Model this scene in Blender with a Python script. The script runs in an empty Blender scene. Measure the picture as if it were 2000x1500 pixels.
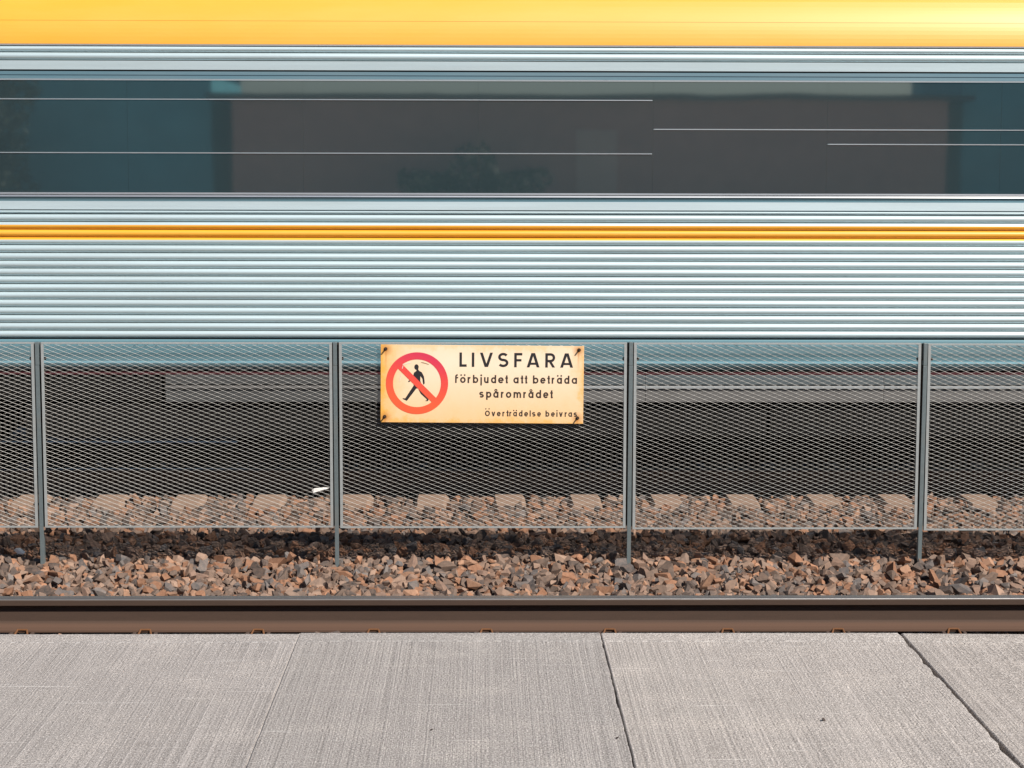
import bpy, bmesh, math, random
import numpy as np
from mathutils import Vector, Matrix, Euler

# ------------------------------------------------------------------ camera, sky, sun, exposure
sc = bpy.context.scene
COL = sc.collection
R = math.radians

cam_d = bpy.data.cameras.new('camera')
cam_d.sensor_width = 36.0
cam_d.lens = 68.184
cam_d.clip_start = 0.05
cam_d.clip_end = 3000
cam = bpy.data.objects.new('camera', cam_d)
COL.objects.link(cam)
f_ = Vector((0.0143, 0.9941, -0.1076)).normalized()
r_ = Vector((0.9999, -0.0142, 0.0021))
r_ = (r_ - f_ * r_.dot(f_)).normalized()
u_ = r_.cross(f_)
mw = Matrix((( r_.x, u_.x, -f_.x, 0), (r_.y, u_.y, -f_.y, 0), (r_.z, u_.z, -f_.z, 2.45), (0, 0, 0, 1)))
cam.matrix_world = mw
sc.camera = cam

SUN_TO = Vector((0.76, -0.85, 1.0)).normalized()          # from behind the photographer's right shoulder
elev = math.asin(SUN_TO.z)
azim = math.atan2(SUN_TO.x, SUN_TO.y)
world = bpy.data.worlds.new('World'); sc.world = world; world.use_nodes = True
wn = world.node_tree; wn.nodes.clear()
sky = wn.nodes.new('ShaderNodeTexSky'); sky.sky_type = 'NISHITA'; sky.sun_disc = False
sky.sun_elevation = elev; sky.sun_rotation = azim
sky.air_density = 1.0; sky.dust_density = 0.15; sky.ozone_density = 2.5
bg = wn.nodes.new('ShaderNodeBackground'); bg.inputs['Strength'].default_value = 0.052
wo = wn.nodes.new('ShaderNodeOutputWorld')
wn.links.new(sky.outputs[0], bg.inputs[0]); wn.links.new(bg.outputs[0], wo.inputs[0])

sun_d = bpy.data.lights.new('sun', 'SUN'); sun_d.energy = 5.0; sun_d.angle = R(0.53); sun_d.color = (1.0, 0.93, 0.84)
sun = bpy.data.objects.new('sun', sun_d); COL.objects.link(sun)
sun.rotation_euler = (-SUN_TO).to_track_quat('-Z', 'Y').to_euler()
sun.location = (8, -8, 14)

sc.view_settings.view_transform = 'Standard'
sc.view_settings.look = 'None'
sc.view_settings.exposure = 0.38
sc.view_settings.gamma = 1.0
sc.view_settings.use_curve_mapping = False

# ------------------------------------------------------------------ helpers
random.seed(7)
rng = np.random.default_rng(11)
WL = {}

def tag(o, label=None, cat=None, group=None, kind=None):
    if label: o['label'] = label
    if cat: o['category'] = cat
    if group: o['group'] = group
    if kind: o['kind'] = kind
    return o

def wl(o):
    v = Vector(WL.get(o.name, (0, 0, 0)))
    return v

def empty(name, loc, parent=None):
    o = bpy.data.objects.new(name, None)
    o.empty_display_size = 0.1
    COL.objects.link(o)
    WL[o.name] = Vector(loc)
    if parent:
        o.parent = parent; o.location = Vector(loc) - wl(parent)
    else:
        o.location = loc
    return o

def mesh_obj(name, verts, faces, mats, parent=None, loc=None, smooth=False, mi=None):
    """verts in world coordinates; loc = origin of the object (defaults to the parent's origin)."""
    if loc is None:
        loc = wl(parent) if parent else Vector((0, 0, 0))
    loc = Vector(loc)
    me = bpy.data.meshes.new(name)
    v = np.asarray(verts, dtype=float) - np.array(loc)
    me.from_pydata(v.tolist(), [], [list(f) for f in faces])
    for m in (mats if isinstance(mats, (list, tuple)) else [mats]):
        me.materials.append(m)
    if mi is not None:
        me.polygons.foreach_set('material_index', np.asarray(mi, dtype=np.int32))
    if smooth:
        me.polygons.foreach_set('use_smooth', np.ones(len(me.polygons), dtype=bool))
    me.update()
    o = bpy.data.objects.new(name, me); COL.objects.link(o)
    WL[o.name] = loc
    if parent:
        o.parent = parent; o.location = loc - wl(parent)
    else:
        o.location = loc
    return o

def inst(src_mesh, name, loc, parent=None, rot=(0, 0, 0), scale=(1, 1, 1)):
    o = bpy.data.objects.new(name, src_mesh); COL.objects.link(o)
    WL[o.name] = Vector(loc)
    if parent:
        o.parent = parent; o.location = Vector(loc) - wl(parent)
    else:
        o.location = loc
    o.rotation_euler = rot; o.scale = scale
    return o

class MB:
    def __init__(s): s.v = []; s.f = []; s.m = []
    def add(s, vs, fs, m=0):
        b = len(s.v); s.v += [tuple(x) for x in vs]; s.f += [tuple(i + b for i in f) for f in fs]; s.m += [m] * len(fs)
    def box(s, x0, x1, y0, y1, z0, z1, m=0):
        s.add([(x0,y0,z0),(x1,y0,z0),(x1,y1,z0),(x0,y1,z0),(x0,y0,z1),(x1,y0,z1),(x1,y1,z1),(x0,y1,z1)],
              [(0,3,2,1),(4,5,6,7),(0,1,5,4),(1,2,6,5),(2,3,7,6),(3,0,4,7)], m)
    def cbox(s, x0, x1, y0, y1, z0, z1, c=0.01, m=0):
        """box with chamfered edges"""
        bm = bmesh.new()
        vs = [bm.verts.new(p) for p in [(x0,y0,z0),(x1,y0,z0),(x1,y1,z0),(x0,y1,z0),(x0,y0,z1),(x1,y0,z1),(x1,y1,z1),(x0,y1,z1)]]
        for f in [(0,3,2,1),(4,5,6,7),(0,1,5,4),(1,2,6,5),(2,3,7,6),(3,0,4,7)]: bm.faces.new([vs[i] for i in f])
        bmesh.ops.bevel(bm, geom=list(bm.edges), offset=c, segments=2, profile=0.5, affect='EDGES')
        bm.verts.index_update()
        s.add([v.co[:] for v in bm.verts], [tuple(v.index for v in f.verts) for f in bm.faces], m)
        bm.free()
    def cyl(s, p0, p1, r, n=14, m=0, r1=None):
        p0, p1 = Vector(p0), Vector(p1); d = (p1 - p0).normalized()
        a = d.orthogonal().normalized(); b = d.cross(a); r1 = r if r1 is None else r1
        vs = []
        for p, rr in ((p0, r), (p1, r1)):
            for i in range(n):
                t = 2 * math.pi * i / n
                vs.append(p + (a * math.cos(t) + b * math.sin(t)) * rr)
        fs = [(i, (i + 1) % n, n + (i + 1) % n, n + i) for i in range(n)] + [tuple(range(n))[::-1], tuple(range(n, 2 * n))]
        s.add(vs, fs, m)
    def extrude_x(s, prof, x0, x1, m=0, closed=False, caps=False, mats=None, nx=1):
        """profile = [(y, z)...], swept along x"""
        n = len(prof); xs = np.linspace(x0, x1, nx + 1)
        b = len(s.v)
        for x in xs: s.v += [(x, y, z) for y, z in prof]
        k = n if closed else n - 1
        for j in range(nx):
            for i in range(k):
                i2 = (i + 1) % n
                s.f.append((b + j*n + i, b + j*n + i2, b + (j+1)*n + i2, b + (j+1)*n + i)); s.m.append(mats[i] if mats else m)
        if caps:
            s.f.append(tuple(b + i for i in range(n))[::-1]); s.m.append(m)
            s.f.append(tuple(b + nx*n + i for i in range(n))); s.m.append(m)
    def build(s, name, mats, parent=None, loc=None, smooth=False):
        return mesh_obj(name, s.v, s.f, mats, parent, loc, smooth, s.m)

# ------------------------------------------------------------------ materials
class NT:
    def __init__(s, name):
        s.mat = bpy.data.materials.new(name); s.mat.use_nodes = True
        s.t = s.mat.node_tree; s.t.nodes.clear()
        s.out = s.n('ShaderNodeOutputMaterial'); s.b = s.n('ShaderNodeBsdfPrincipled')
        s.l(s.b.outputs[0], s.out.inputs[0])
    def n(s, typ, **kw):
        nd = s.t.nodes.new(typ)
        for k, v in kw.items(): setattr(nd, k, v)
        return nd
    def l(s, a, b): s.t.links.new(a, b)
    def coord(s, which='Object'):
        return s.n('ShaderNodeTexCoord').outputs[which]
    def geo(s): return s.n('ShaderNodeNewGeometry').outputs['Position']
    def map(s, vec, scale=(1,1,1), loc=(0,0,0), rot=(0,0,0)):
        m = s.n('ShaderNodeMapping'); s.l(vec, m.inputs[0])
        m.inputs['Scale'].default_value = scale; m.inputs['Location'].default_value = loc; m.inputs['Rotation'].default_value = rot
        return m.outputs[0]
    def noise(s, vec, scale=5, detail=4, rough=0.55, dist=0.0):
        n = s.n('ShaderNodeTexNoise'); s.l(vec, n.inputs['Vector'])
        n.inputs['Scale'].default_value = scale; n.inputs['Detail'].default_value = detail
        n.inputs['Roughness'].default_value = rough; n.inputs['Distortion'].default_value = dist
        return n.outputs['Fac']
    def ramp(s, fac, stops, interp='LINEAR'):
        r = s.n('ShaderNodeValToRGB'); s.l(fac, r.inputs[0]); r.color_ramp.interpolation = interp
        e = r.color_ramp.elements
        while len(e) < len(stops): e.new(0.5)
        for i, (p, c) in enumerate(stops):
            e[i].position = p
            e[i].color = (c, c, c, 1) if isinstance(c, (int, float)) else (*c, 1)
        return r.outputs[0]
    def mix(s, fac, a, b, mode='MIX'):
        m = s.n('ShaderNodeMix', data_type='RGBA', blend_type=mode)
        for inp, val in ((m.inputs[0], fac), (m.inputs[6], a), (m.inputs[7], b)):
            if hasattr(val, 'links') or hasattr(val, 'is_linked'): s.l(val, inp)
            elif isinstance(val, (int, float)): inp.default_value = val if inp == m.inputs[0] else (val, val, val, 1)
            else: inp.default_value = (*val, 1)
        return m.outputs[2]
    def math(s, op, a, b=0.0, clamp=False):
        m = s.n('ShaderNodeMath', operation=op, use_clamp=clamp)
        for i, val in enumerate((a, b)):
            if hasattr(val, 'is_linked'): s.l(val, m.inputs[i])
            else: m.inputs[i].default_value = val
        return m.outputs[0]
    def sep(s, vec):
        x = s.n('ShaderNodeSeparateXYZ'); s.l(vec, x.inputs[0]); return x.outputs
    def bump(s, h, strength=0.3, dist=0.01, prev=None):
        b = s.n('ShaderNodeBump'); s.l(h, b.inputs['Height'])
        b.inputs['Strength'].default_value = strength; b.inputs['Distance'].default_value = dist
        if prev is not None: s.l(prev, b.inputs['Normal'])
        return b.outputs[0]
    def set(s, **kw):
        for k, v in kw.items():
            i = s.b.inputs[k.replace('_', ' ')]
            if hasattr(v, 'is_linked'): s.l(v, i)
            elif isinstance(v, tuple): i.default_value = (*v, 1) if len(v) == 3 else v
            else: i.default_value = v
        return s
    def normal(s, x): s.l(x, s.b.inputs['Normal']); return s

def mat_simple(name, col, rough=0.6, metal=0.0, var=0.12, scale=20, bump=0.0, bscale=200, spec=0.5):
    t = NT(name); p = t.geo()
    n = t.noise(p, scale, 4)
    c = t.mix(n, tuple(x * (1 - var) for x in col), tuple(min(1, x * (1 + var)) for x in col))
    t.set(Base_Color=c, Roughness=rough, Metallic=metal); t.b.inputs['Specular IOR Level'].default_value = spec
    if bump: t.normal(t.bump(t.noise(p, bscale, 3), bump, 0.002))
    return t.mat

def m_concrete_slab():
    t = NT('broomed_concrete'); p = t.coord('Object')          # slab origin sits on its front edge
    info = t.n('ShaderNodeObjectInfo')
    rnd = info.outputs['Random']
    off = t.n('ShaderNodeCombineXYZ'); t.l(t.math('MULTIPLY', rnd, 37.0), off.inputs[0]); t.l(t.math('MULTIPLY', rnd, 13.0), off.inputs[1])
    av = t.n('ShaderNodeVectorMath', operation='ADD'); t.l(p, av.inputs[0]); t.l(off.outputs[0], av.inputs[1]); q = av.outputs[0]
    y = t.sep(p)[1]
    # broom strokes run across the slab, away from the trowelled edge strip
    edge_n = t.math('MULTIPLY', t.noise(q, 9, 3), 0.02)
    broom = t.ramp(t.math('MULTIPLY', t.math('ADD', y, edge_n), -1.0), [(0.135, 0.0), (0.165, 1.0)])
    warp = t.noise(q, 1.3, 2)
    lines_a = t.noise(t.map(q, (150, 0.45, 1)), 1.0, 2, 0.5, 0.05)
    lines_b = t.noise(t.map(q, (62, 0.3, 1), rot=(0, 0, 0.006)), 1.0, 2, 0.5, 0.05)
    lines = t.math('ADD', t.math('MULTIPLY', lines_a, 0.65), t.math('MULTIPLY', lines_b, 0.35))
    fine = t.noise(q, 260, 4, 0.7)
    mid = t.noise(q, 55, 4, 0.65)
    big = t.noise(q, 2.2, 4, 0.6)
    base = t.mix(big, (0.22, 0.203, 0.194), (0.39, 0.362, 0.348))
    base = t.mix(t.ramp(fine, [(0.3, 0.0), (0.7, 1.0)]), t.mix(0.55, base, (0.12, 0.11, 0.105)), t.mix(0.45, base, (0.70, 0.66, 0.64)))
    grit = t.noise(q, 130, 3, 0.6)
    lines = t.math('ADD', t.math('MULTIPLY', lines, 0.72), t.math('MULTIPLY', grit, 0.28))
    lr = t.ramp(lines, [(0.40, 0.0), (0.60, 1.0)])
    base = t.mix(t.ramp(grit, [(0.56, 0.0), (0.63, 0.8)]), base, (0.72, 0.68, 0.66))
    base = t.mix(t.ramp(grit, [(0.37, 0.75), (0.45, 0.0)]), base, (0.11, 0.10, 0.095))
    lcol = t.mix(lr, t.mix(0.42, base, (0.14, 0.13, 0.126)), t.mix(0.32, base, (0.62, 0.58, 0.565)))
    base = t.mix(t.math('MULTIPLY', broom, t.ramp(warp, [(0.36, 0.25), (0.58, 1.0)])), base, lcol)
    # worn pale chips, most of them where the strokes start
    chips = t.ramp(t.noise(q, 75, 2, 0.5), [(0.62, 0.0), (0.66, 1.0)])
    dist = t.math('ABSOLUTE', t.math('ADD', y, 0.165))
    band = t.ramp(dist, [(0.0, 1.0), (0.10, 0.22)])
    base = t.mix(t.math('MULTIPLY', chips, band), base, (0.66, 0.63, 0.61))
    startline = t.ramp(dist, [(0.004, 1.0), (0.012, 0.0)])
    base = t.mix(t.math('MULTIPLY', startline, t.ramp(t.noise(t.map(q, (40, 4, 1)), 1, 2), [(0.45, 0.0), (0.6, 0.75)])), base, (0.7, 0.67, 0.65))
    # thin scratches along the platform
    scr = t.ramp(t.noise(t.map(q, (2.2, 95, 1)), 1.0, 2, 0.5, 0.6), [(0.665, 0.0), (0.70, 0.6)])
    base = t.mix(scr, base, (0.62, 0.6, 0.585))
    stain = t.ramp(t.noise(q, 5.0, 5, 0.65), [(0.6, 0.0), (0.75, 0.35)])
    base = t.mix(stain, base, (0.17, 0.15, 0.14))
    worn = t.ramp(t.noise(q, 3.1, 5, 0.7), [(0.50, 0.0), (0.72, 0.5)])
    base = t.mix(t.math('MULTIPLY', worn, t.ramp(grit, [(0.42, 0.0), (0.58, 1.0)])), base, (0.66, 0.61, 0.57))
    base = t.mix(1.0, base, (1.06, 1.055, 1.045), 'MULTIPLY')
    base = t.mix(1.0, base, info.outputs['Color'], 'MULTIPLY')
    t.set(Base_Color=base, Roughness=0.88); t.b.inputs['Specular IOR Level'].default_value = 0.25
    h = t.math('ADD', t.math('MULTIPLY', t.math('MULTIPLY', lines, broom), 1.1), t.math('ADD', t.math('MULTIPLY', fine, 0.3), t.math('MULTIPLY', grit, 0.5)))
    t.normal(t.bump(h, 0.9, 0.009))
    return t.mat

def m_stone():
    t = NT('ballast_stone')
    a = t.n('ShaderNodeAttribute', attribute_name='tint').outputs['Color']
    p = t.geo()
    n1 = t.noise(p, 45, 5, 0.65); n2 = t.noise(p, 320, 3, 0.6)
    c = t.mix(t.ramp(n1, [(0.35, 0.0), (0.7, 1.0)]), t.mix(1.0, a, (0.78, 0.74, 0.72), 'MULTIPLY'), t.mix(0.22, a, (0.40, 0.21, 0.12)))
    c = t.mix(t.ramp(n2, [(0.62, 0.0), (0.8, 0.45)]), c, (0.45, 0.36, 0.31))
    c = t.mix(t.ramp(n2, [(0.28, 0.5), (0.42, 0.0)]), c, (0.06, 0.05, 0.045))
    t.set(Base_Color=c, Roughness=0.85); t.b.inputs['Specular IOR Level'].default_value = 0.3
    t.normal(t.bump(t.math('ADD', n1, t.math('MULTIPLY', n2, 0.35)), 0.35, 0.006))
    return t.mat

def m_rust_rail():
    t = NT('rail_steel'); p = t.geo()
    n = t.noise(t.map(p, (6, 60, 60)), 1, 4, 0.6); f = t.noise(p, 420, 3, 0.6)
    z = t.sep(t.coord('Object'))[2]
    rust = t.mix(n, (0.040, 0.024, 0.0165), (0.062, 0.036, 0.0245))
    dust = t.ramp(t.math('ADD', z, t.math('MULTIPLY', n, 0.006)), [(0.030, 1.0), (0.045, 0.0)])      # brake dust lying on the foot
    rust = t.mix(t.math('MULTIPLY', dust, 0.8), rust, (0.108, 0.059, 0.038))
    rust = t.mix(t.ramp(f, [(0.45, 0.0), (0.75, 0.35)]), rust, (0.12, 0.062, 0.038))
    run = t.ramp(t.math('ADD', z, t.math('MULTIPLY', n, 0.004)), [(0.1635, 0.0), (0.167, 1.0)])   # polished running surface
    t.set(Base_Color=t.mix(run, rust, (0.22, 0.217, 0.218)), Metallic=t.math('MULTIPLY', run, 0.75))
    t.set(Roughness=t.math('SUBTRACT', 0.85, t.math('MULTIPLY', run, 0.45)))
    t.normal(t.bump(f, 0.25, 0.002))
    return t.mat

def m_steel(name, col=(0.57, 0.70, 0.74), rough=0.45, metal=0.45, brush=True):
    t = NT(name); p = t.geo()
    n = t.noise(t.map(p, (0.7, 30, 30)), 1, 4, 0.55)
    st = t.noise(t.map(p, (1.2, 900, 900)), 1, 2, 0.5)
    d = t.noise(t.map(p, (0.35, 9, 9)), 1.0, 5, 0.65)
    c = t.mix(n, tuple(x * 0.90 for x in col), tuple(min(1, x * 1.07) for x in col))
    c = t.mix(t.ramp(d, [(0.45, 0.0), (0.8, 0.3)]), c, (0.36, 0.36, 0.35))
    t.set(Base_Color=c, Metallic=metal, Roughness=t.math('ADD', rough - 0.05, t.math('MULTIPLY', n, 0.1)))
    if brush: t.normal(t.bump(st, 0.05, 0.001))
    return t.mat

def m_paint(name, col, rough=0.3, coat=0.3, dirt=(0.25, 0.2, 0.15), damt=0.1):
    t = NT(name); p = t.geo()
    d = t.noise(t.map(p, (1.0, 6, 6)), 1.3, 5, 0.6)
    c = t.mix(t.ramp(d, [(0.4, 0.0), (0.85, damt * 2)]), col, dirt)
    t.set(Base_Color=c, Roughness=t.math('ADD', rough, t.math('MULTIPLY', d, 0.08)))
    t.b.inputs['Coat Weight'].default_value = coat; t.b.inputs['Coat Roughness'].default_value = 0.3; t.b.inputs['Specular IOR Level'].default_value = 1.0
    return t.mat

def m_glass():
    t = NT('tinted_window_glass'); p = t.geo()
    d = t.noise(t.map(p, (0.6, 3, 2.4)), 1.5, 4, 0.6)
    c = t.mix(d, (0.024, 0.042, 0.050), (0.034, 0.052, 0.059))
    t.set(Base_Color=c, Roughness=0.03); t.b.inputs['IOR'].default_value = 2.6
    t.normal(t.bump(t.noise(p, 1.1, 2, 0.5), 0.02, 0.02))
    return t.mat

def m_galv(name, col=(0.62, 0.62, 0.60), rough=0.42, metal=0.35):
    t = NT(name); p = t.geo()
    v = t.n('ShaderNodeTexVoronoi'); t.l(p, v.inputs['Vector']); v.inputs['Scale'].default_value = 120
    n = t.noise(p, 30, 4, 0.6); big = t.noise(p, 5, 3)
    sp = t.mix(0.25, n, v.outputs['Color'])
    c = t.mix(sp, tuple(x * 0.72 for x in col), tuple(min(1, x * 1.1) for x in col))
    c = t.mix(t.ramp(big, [(0.55, 0.0), (0.8, 0.3)]), c, (0.32, 0.27, 0.23))
    t.set(Base_Color=c, Metallic=metal, Roughness=rough)
    t.normal(t.bump(n, 0.12, 0.002))
    return t.mat

def m_sign():
    t = NT('aged_enamel_sign'); g = t.coord('Object')          # origin at the middle of the board, metres
    x, y, z = t.sep(g)
    n = t.noise(g, 7, 5, 0.65); f = t.noise(g, 260, 3, 0.6)
    wob = t.math('MULTIPLY', t.math('ADD', t.math('SUBTRACT', n, 0.5), t.math('MULTIPLY', t.math('SUBTRACT', t.noise(g, 32, 4, 0.7), 0.5), 0.5)), 0.17)
    left = t.math('ADD', x, 0.632); right = t.math('SUBTRACT', 0.632, x)
    bot = t.math('ADD', z, 0.2435); top = t.math('SUBTRACT', 0.2435, z)
    el = t.ramp(t.math('ADD', left, wob), [(0.0, 1.0), (0.035, 0.75), (0.16, 0.25), (0.42, 0.0)])
    er = t.ramp(t.math('ADD', right, wob), [(0.0, 0.75), (0.03, 0.42), (0.10, 0.0)])
    eb = t.ramp(t.math('ADD', bot, wob), [(0.0, 0.85), (0.03, 0.55), (0.16, 0.33), (0.36, 0.0)])
    et = t.ramp(t.math('ADD', top, wob), [(0.0, 0.4), (0.03, 0.1), (0.08, 0.0)])
    e = t.math('MAXIMUM', t.math('MAXIMUM', el, er), t.math('MAXIMUM', eb, et))
    c = t.mix(e, (0.89, 0.725, 0.545), (0.84, 0.43, 0.085))
    c = t.mix(t.ramp(n, [(0.5, 0.0), (0.85, 0.25)]), c, (0.74, 0.50, 0.26))
    c = t.mix(t.ramp(f, [(0.72, 0.0), (0.8, 0.35)]), c, (0.45, 0.24, 0.10))
    # rust halos and runs below the four bolts
    for sx, sz in ((-0.600, 0.212), (0.598, 0.216), (-0.605, -0.213), (0.594, -0.209)):
        vx = t.math('SUBTRACT', x, sx); vz = t.math('SUBTRACT', z, sz)
        r = t.math('SQRT', t.math('ADD', t.math('MULTIPLY', vx, vx), t.math('MULTIPLY', vz, vz)))
        halo = t.ramp(t.math('ADD', r, t.math('MULTIPLY', wob, 0.12)), [(0.008, 0.95), (0.018, 0.5), (0.045, 0.0)])
        c = t.mix(halo, c, (0.46, 0.19, 0.045))
        run = t.math('MULTIPLY', t.ramp(t.math('ABSOLUTE', t.math('ADD', vx, t.math('MULTIPLY', wob, 0.03))), [(0.002, 0.6), (0.008, 0.0)]),
                     t.ramp(t.math('MULTIPLY', vz, -1.0), [(0.0, 0.0), (0.004, 1.0), (0.09, 0.35), (0.14, 0.0)]))
        c = t.mix(run, c, (0.52, 0.20, 0.04))
    t.set(Base_Color=c, Roughness=0.42)
    t.normal(t.bump(f, 0.06, 0.001))
    return t.mat

def m_sign_red():
    t = NT('faded_red_print'); g = t.coord('Object'); x, y, z = t.sep(g)
    n = t.noise(g, 9, 4, 0.6)
    k = t.math('ADD', t.math('ADD', t.math('ADD', z, 0.22), t.math('MULTIPLY', x, 0.25)), t.math('MULTIPLY', n, 0.08))
    c = t.ramp(k, [(0.05, (0.80, 0.115, 0.045)), (0.22, (0.76, 0.07, 0.06)), (0.38, (0.60, 0.03, 0.10))])
    t.set(Base_Color=c, Roughness=0.42)
    return t.mat

M = {}
M['slab'] = m_concrete_slab()
M['stone'] = m_stone()
M['rail'] = m_rust_rail()
M['steel'] = m_steel('stainless_steel')
M['flat_steel'] = m_steel('stainless_flat', (0.54, 0.65, 0.69), 0.48, 0.4)
M['shaded_steel'] = m_steel('blue_grey_shaded_skirt', (0.135, 0.265, 0.315), 0.45, 0.2)  # shade of the skirt's downward tilt is put into this colour
M['frame_steel'] = m_steel('window_frame_grey', (0.14, 0.25, 0.30), 0.35, 0.4)
M['yellow'] = m_paint('yellow_coach_paint', (0.83, 0.37, 0.008), 0.46, 0.7, (0.75, 0.5, 0.12), 0.08)
M['seam'] = mat_simple('dark_seam', (0.012, 0.014, 0.016), 0.7)
M['glass'] = m_glass()
M['gasket'] = mat_simple('black_rubber', (0.018, 0.019, 0.02), 0.55)
M['bright'] = m_steel('bright_trim', (0.75, 0.77, 0.78), 0.28, 0.8, False)
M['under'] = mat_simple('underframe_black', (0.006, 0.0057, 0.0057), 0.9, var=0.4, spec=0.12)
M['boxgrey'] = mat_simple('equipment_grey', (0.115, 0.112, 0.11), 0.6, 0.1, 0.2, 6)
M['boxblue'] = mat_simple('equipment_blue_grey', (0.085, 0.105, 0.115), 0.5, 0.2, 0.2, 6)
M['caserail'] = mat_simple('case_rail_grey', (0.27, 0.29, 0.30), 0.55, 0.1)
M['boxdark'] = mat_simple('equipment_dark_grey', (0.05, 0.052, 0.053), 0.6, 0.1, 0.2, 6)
M['red'] = mat_simple('dull_red_line', (0.055, 0.010, 0.014), 0.5)
M['galv'] = m_galv('galvanised_frame', (0.42, 0.445, 0.445), 0.45, 0.3)
M['mesh'] = m_galv('expanded_mesh_zinc', (0.64, 0.625, 0.59), 0.5, 0.0)
M['post'] = m_galv('galvanised_post', (0.19, 0.23, 0.24), 0.45, 0.4)
M['bolt'] = mat_simple('rusty_bolt', (0.05, 0.032, 0.024), 0.6, 0.5, 0.3, 90)
M['sign'] = m_sign()
M['ink'] = mat_simple('black_print', (0.022, 0.02, 0.022), 0.45)
M['ink_brown'] = mat_simple('brown_black_print', (0.05, 0.033, 0.025), 0.45)
M['sign_red'] = m_sign_red()
M['scratch'] = mat_simple('bare_scratch', (0.75, 0.70, 0.66), 0.5)
M['scratch_dark'] = mat_simple('rusty_scratch', (0.30, 0.18, 0.09), 0.6)
M['sleeper'] = mat_simple('dusty_sleeper_concrete', (0.255, 0.172, 0.125), 0.92, 0, 0.22, 14, 0.4, 160)
M['clip'] = mat_simple('rusty_clip', (0.15, 0.062, 0.022), 0.8, 0.1, 0.35, 70, 0.3)
M['clipdark'] = mat_simple('dark_clip_shoulder', (0.07, 0.045, 0.035), 0.85, 0, 0.3, 70)
M['ground'] = mat_simple('dark_gravel_ground', (0.05, 0.038, 0.032), 0.95, 0, 0.35, 30, 0.6, 60)
M['bounce_paving'] = mat_simple('pale_bounce_paving', (0.36, 0.34, 0.33), 0.92, 0, 0.2, 40, 0.4, 150)  # out of view; kept pale to bounce light onto the building wall
M['mortar'] = mat_simple('pale_mortar', (0.46, 0.42, 0.39), 0.95, 0, 0.3, 50, 0.5, 120)
M['dirt'] = mat_simple('joint_dirt', (0.13, 0.10, 0.085), 0.95, 0, 0.4, 60, 0.8, 90)
M['pwall'] = mat_simple('platform_wall_concrete', (0.28, 0.26, 0.25), 0.9, 0, 0.2, 8, 0.3, 120)
M['white'] = mat_simple('white_scrap', (0.82, 0.81, 0.79), 0.6)
M['brown_wall'] = mat_simple('brown_boarded_wall', (0.80, 0.43, 0.32), 0.85, 0, 0.2, 3)
M['teal_wall'] = mat_simple('teal_backdrop_wall', (0.14, 0.60, 0.70), 0.8, 0, 0.3, 1.2)
M['cream'] = mat_simple('cream_panel', (0.92, 0.62, 0.47), 0.8, 0, 0.1, 3)
M['roof'] = mat_simple('dark_roof', (0.05, 0.045, 0.045), 0.8)
M['leaf'] = mat_simple('leaf_green', (0.055, 0.085, 0.03), 0.7, 0, 0.45, 8)
M['bark'] = mat_simple('bark', (0.09, 0.06, 0.045), 0.95, 0, 0.3, 20)

# ------------------------------------------------------------------ the setting: ground, platform
g = MB(); S = 900
g.add([(-S,-S,-0.16),(S,-S,-0.16),(S,S,-0.16),(-S,S,-0.16)], [(0,1,2,3)])
tag(g.build('ground', M['ground']), kind='structure')

plat = MB()
plat.box(-40, 40, -9.0, 4.55, -0.14, 0.60)
plat.box(-40, 40, 4.55, 7.28, -0.14, 0.42)
plat_o = plat.build('platform', [M['pwall']]); tag(plat_o, kind='structure')
pa = MB(); pa.box(-40, 40, -8.9, 4.52, 0.604, 0.612)
pa.build('platform_surface', [M['bounce_paving']], plat_o)

def slab(x0, x1, dz, tilt, gl, gr, rough, seed, tone):
    """one precast edge slab; gl / gr = half joint left / right, rough = how chipped the right-hand edge is"""
    rs = np.random.default_rng(seed)
    yf, yb = 7.65, 4.56
    z = 0.6195 + dz
    n = 260
    ys = np.concatenate([[yf + 0.004, yf + 0.004, yf, yf - 0.006, yf - 0.016, yf - 0.03], np.linspace(yf - 0.045, yb, n)])
    zs = np.concatenate([[0.40, z - 0.022, z - 0.010, z - 0.004, z - 0.0012, z - 0.0004], np.full(n, z)])
    # trowelled strip falls a little towards the track
    zs = zs - np.where(ys > yf - 0.15, (ys - (yf - 0.15)) * 0.012, 0) * (zs > 0.5)
    def walk(amp):
        w = rs.normal(0, 1, len(ys)); k = np.ones(7) / 7
        s = np.convolve(w, k, 'same'); s2 = np.convolve(rs.normal(0, 1, len(ys)), np.ones(31) / 31, 'same')
        return amp * (s * 0.6 + s2 * 1.6)
    el = np.abs(walk(0.002)) ; er = np.abs(walk(0.002 + rough))
    if rough > 0.004:
        for k in rs.integers(10, len(ys) - 10, 5):
            er[k-9:k+9] += rs.uniform(0.002, 0.006) * np.hanning(18)
    xl0, xr0 = x0 + gl, x1 - gr
    V, F = [], []
    for i, (yy, zz) in enumerate(zip(ys, zs)):
        xl, xr = xl0 + el[i], xr0 - er[i]
        c = 0.003
        cz = 0.003 + 0.8 * er[i]
        cols = [(xl, 0.40), (xl, zz - 0.003), (xl + c, zz), (xl + 0.3, zz), ((xl + xr) / 2, zz), (xr - 0.3, zz), (xr - c - er[i] * 0.6, zz), (xr, zz - cz), (xr, 0.40)]
        for (x, zc) in cols:
            zc = max(0.40, min(zc, zz)) if zz > 0.41 else 0.40
            V.append((x, yy, zc + (tilt * (x - x0) if zc > 0.5 else 0)))
    m = 9
    for i in range(len(ys) - 1):
        for j in range(m - 1):
            a = i * m + j
            F.append((a, a + 1, a + m + 1, a + m))
    o = mesh_obj('slab', V, F, M['slab'], plat_o, loc=((x0 + x1) / 2, yf, z))
    o.color = tone
    return o

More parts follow.
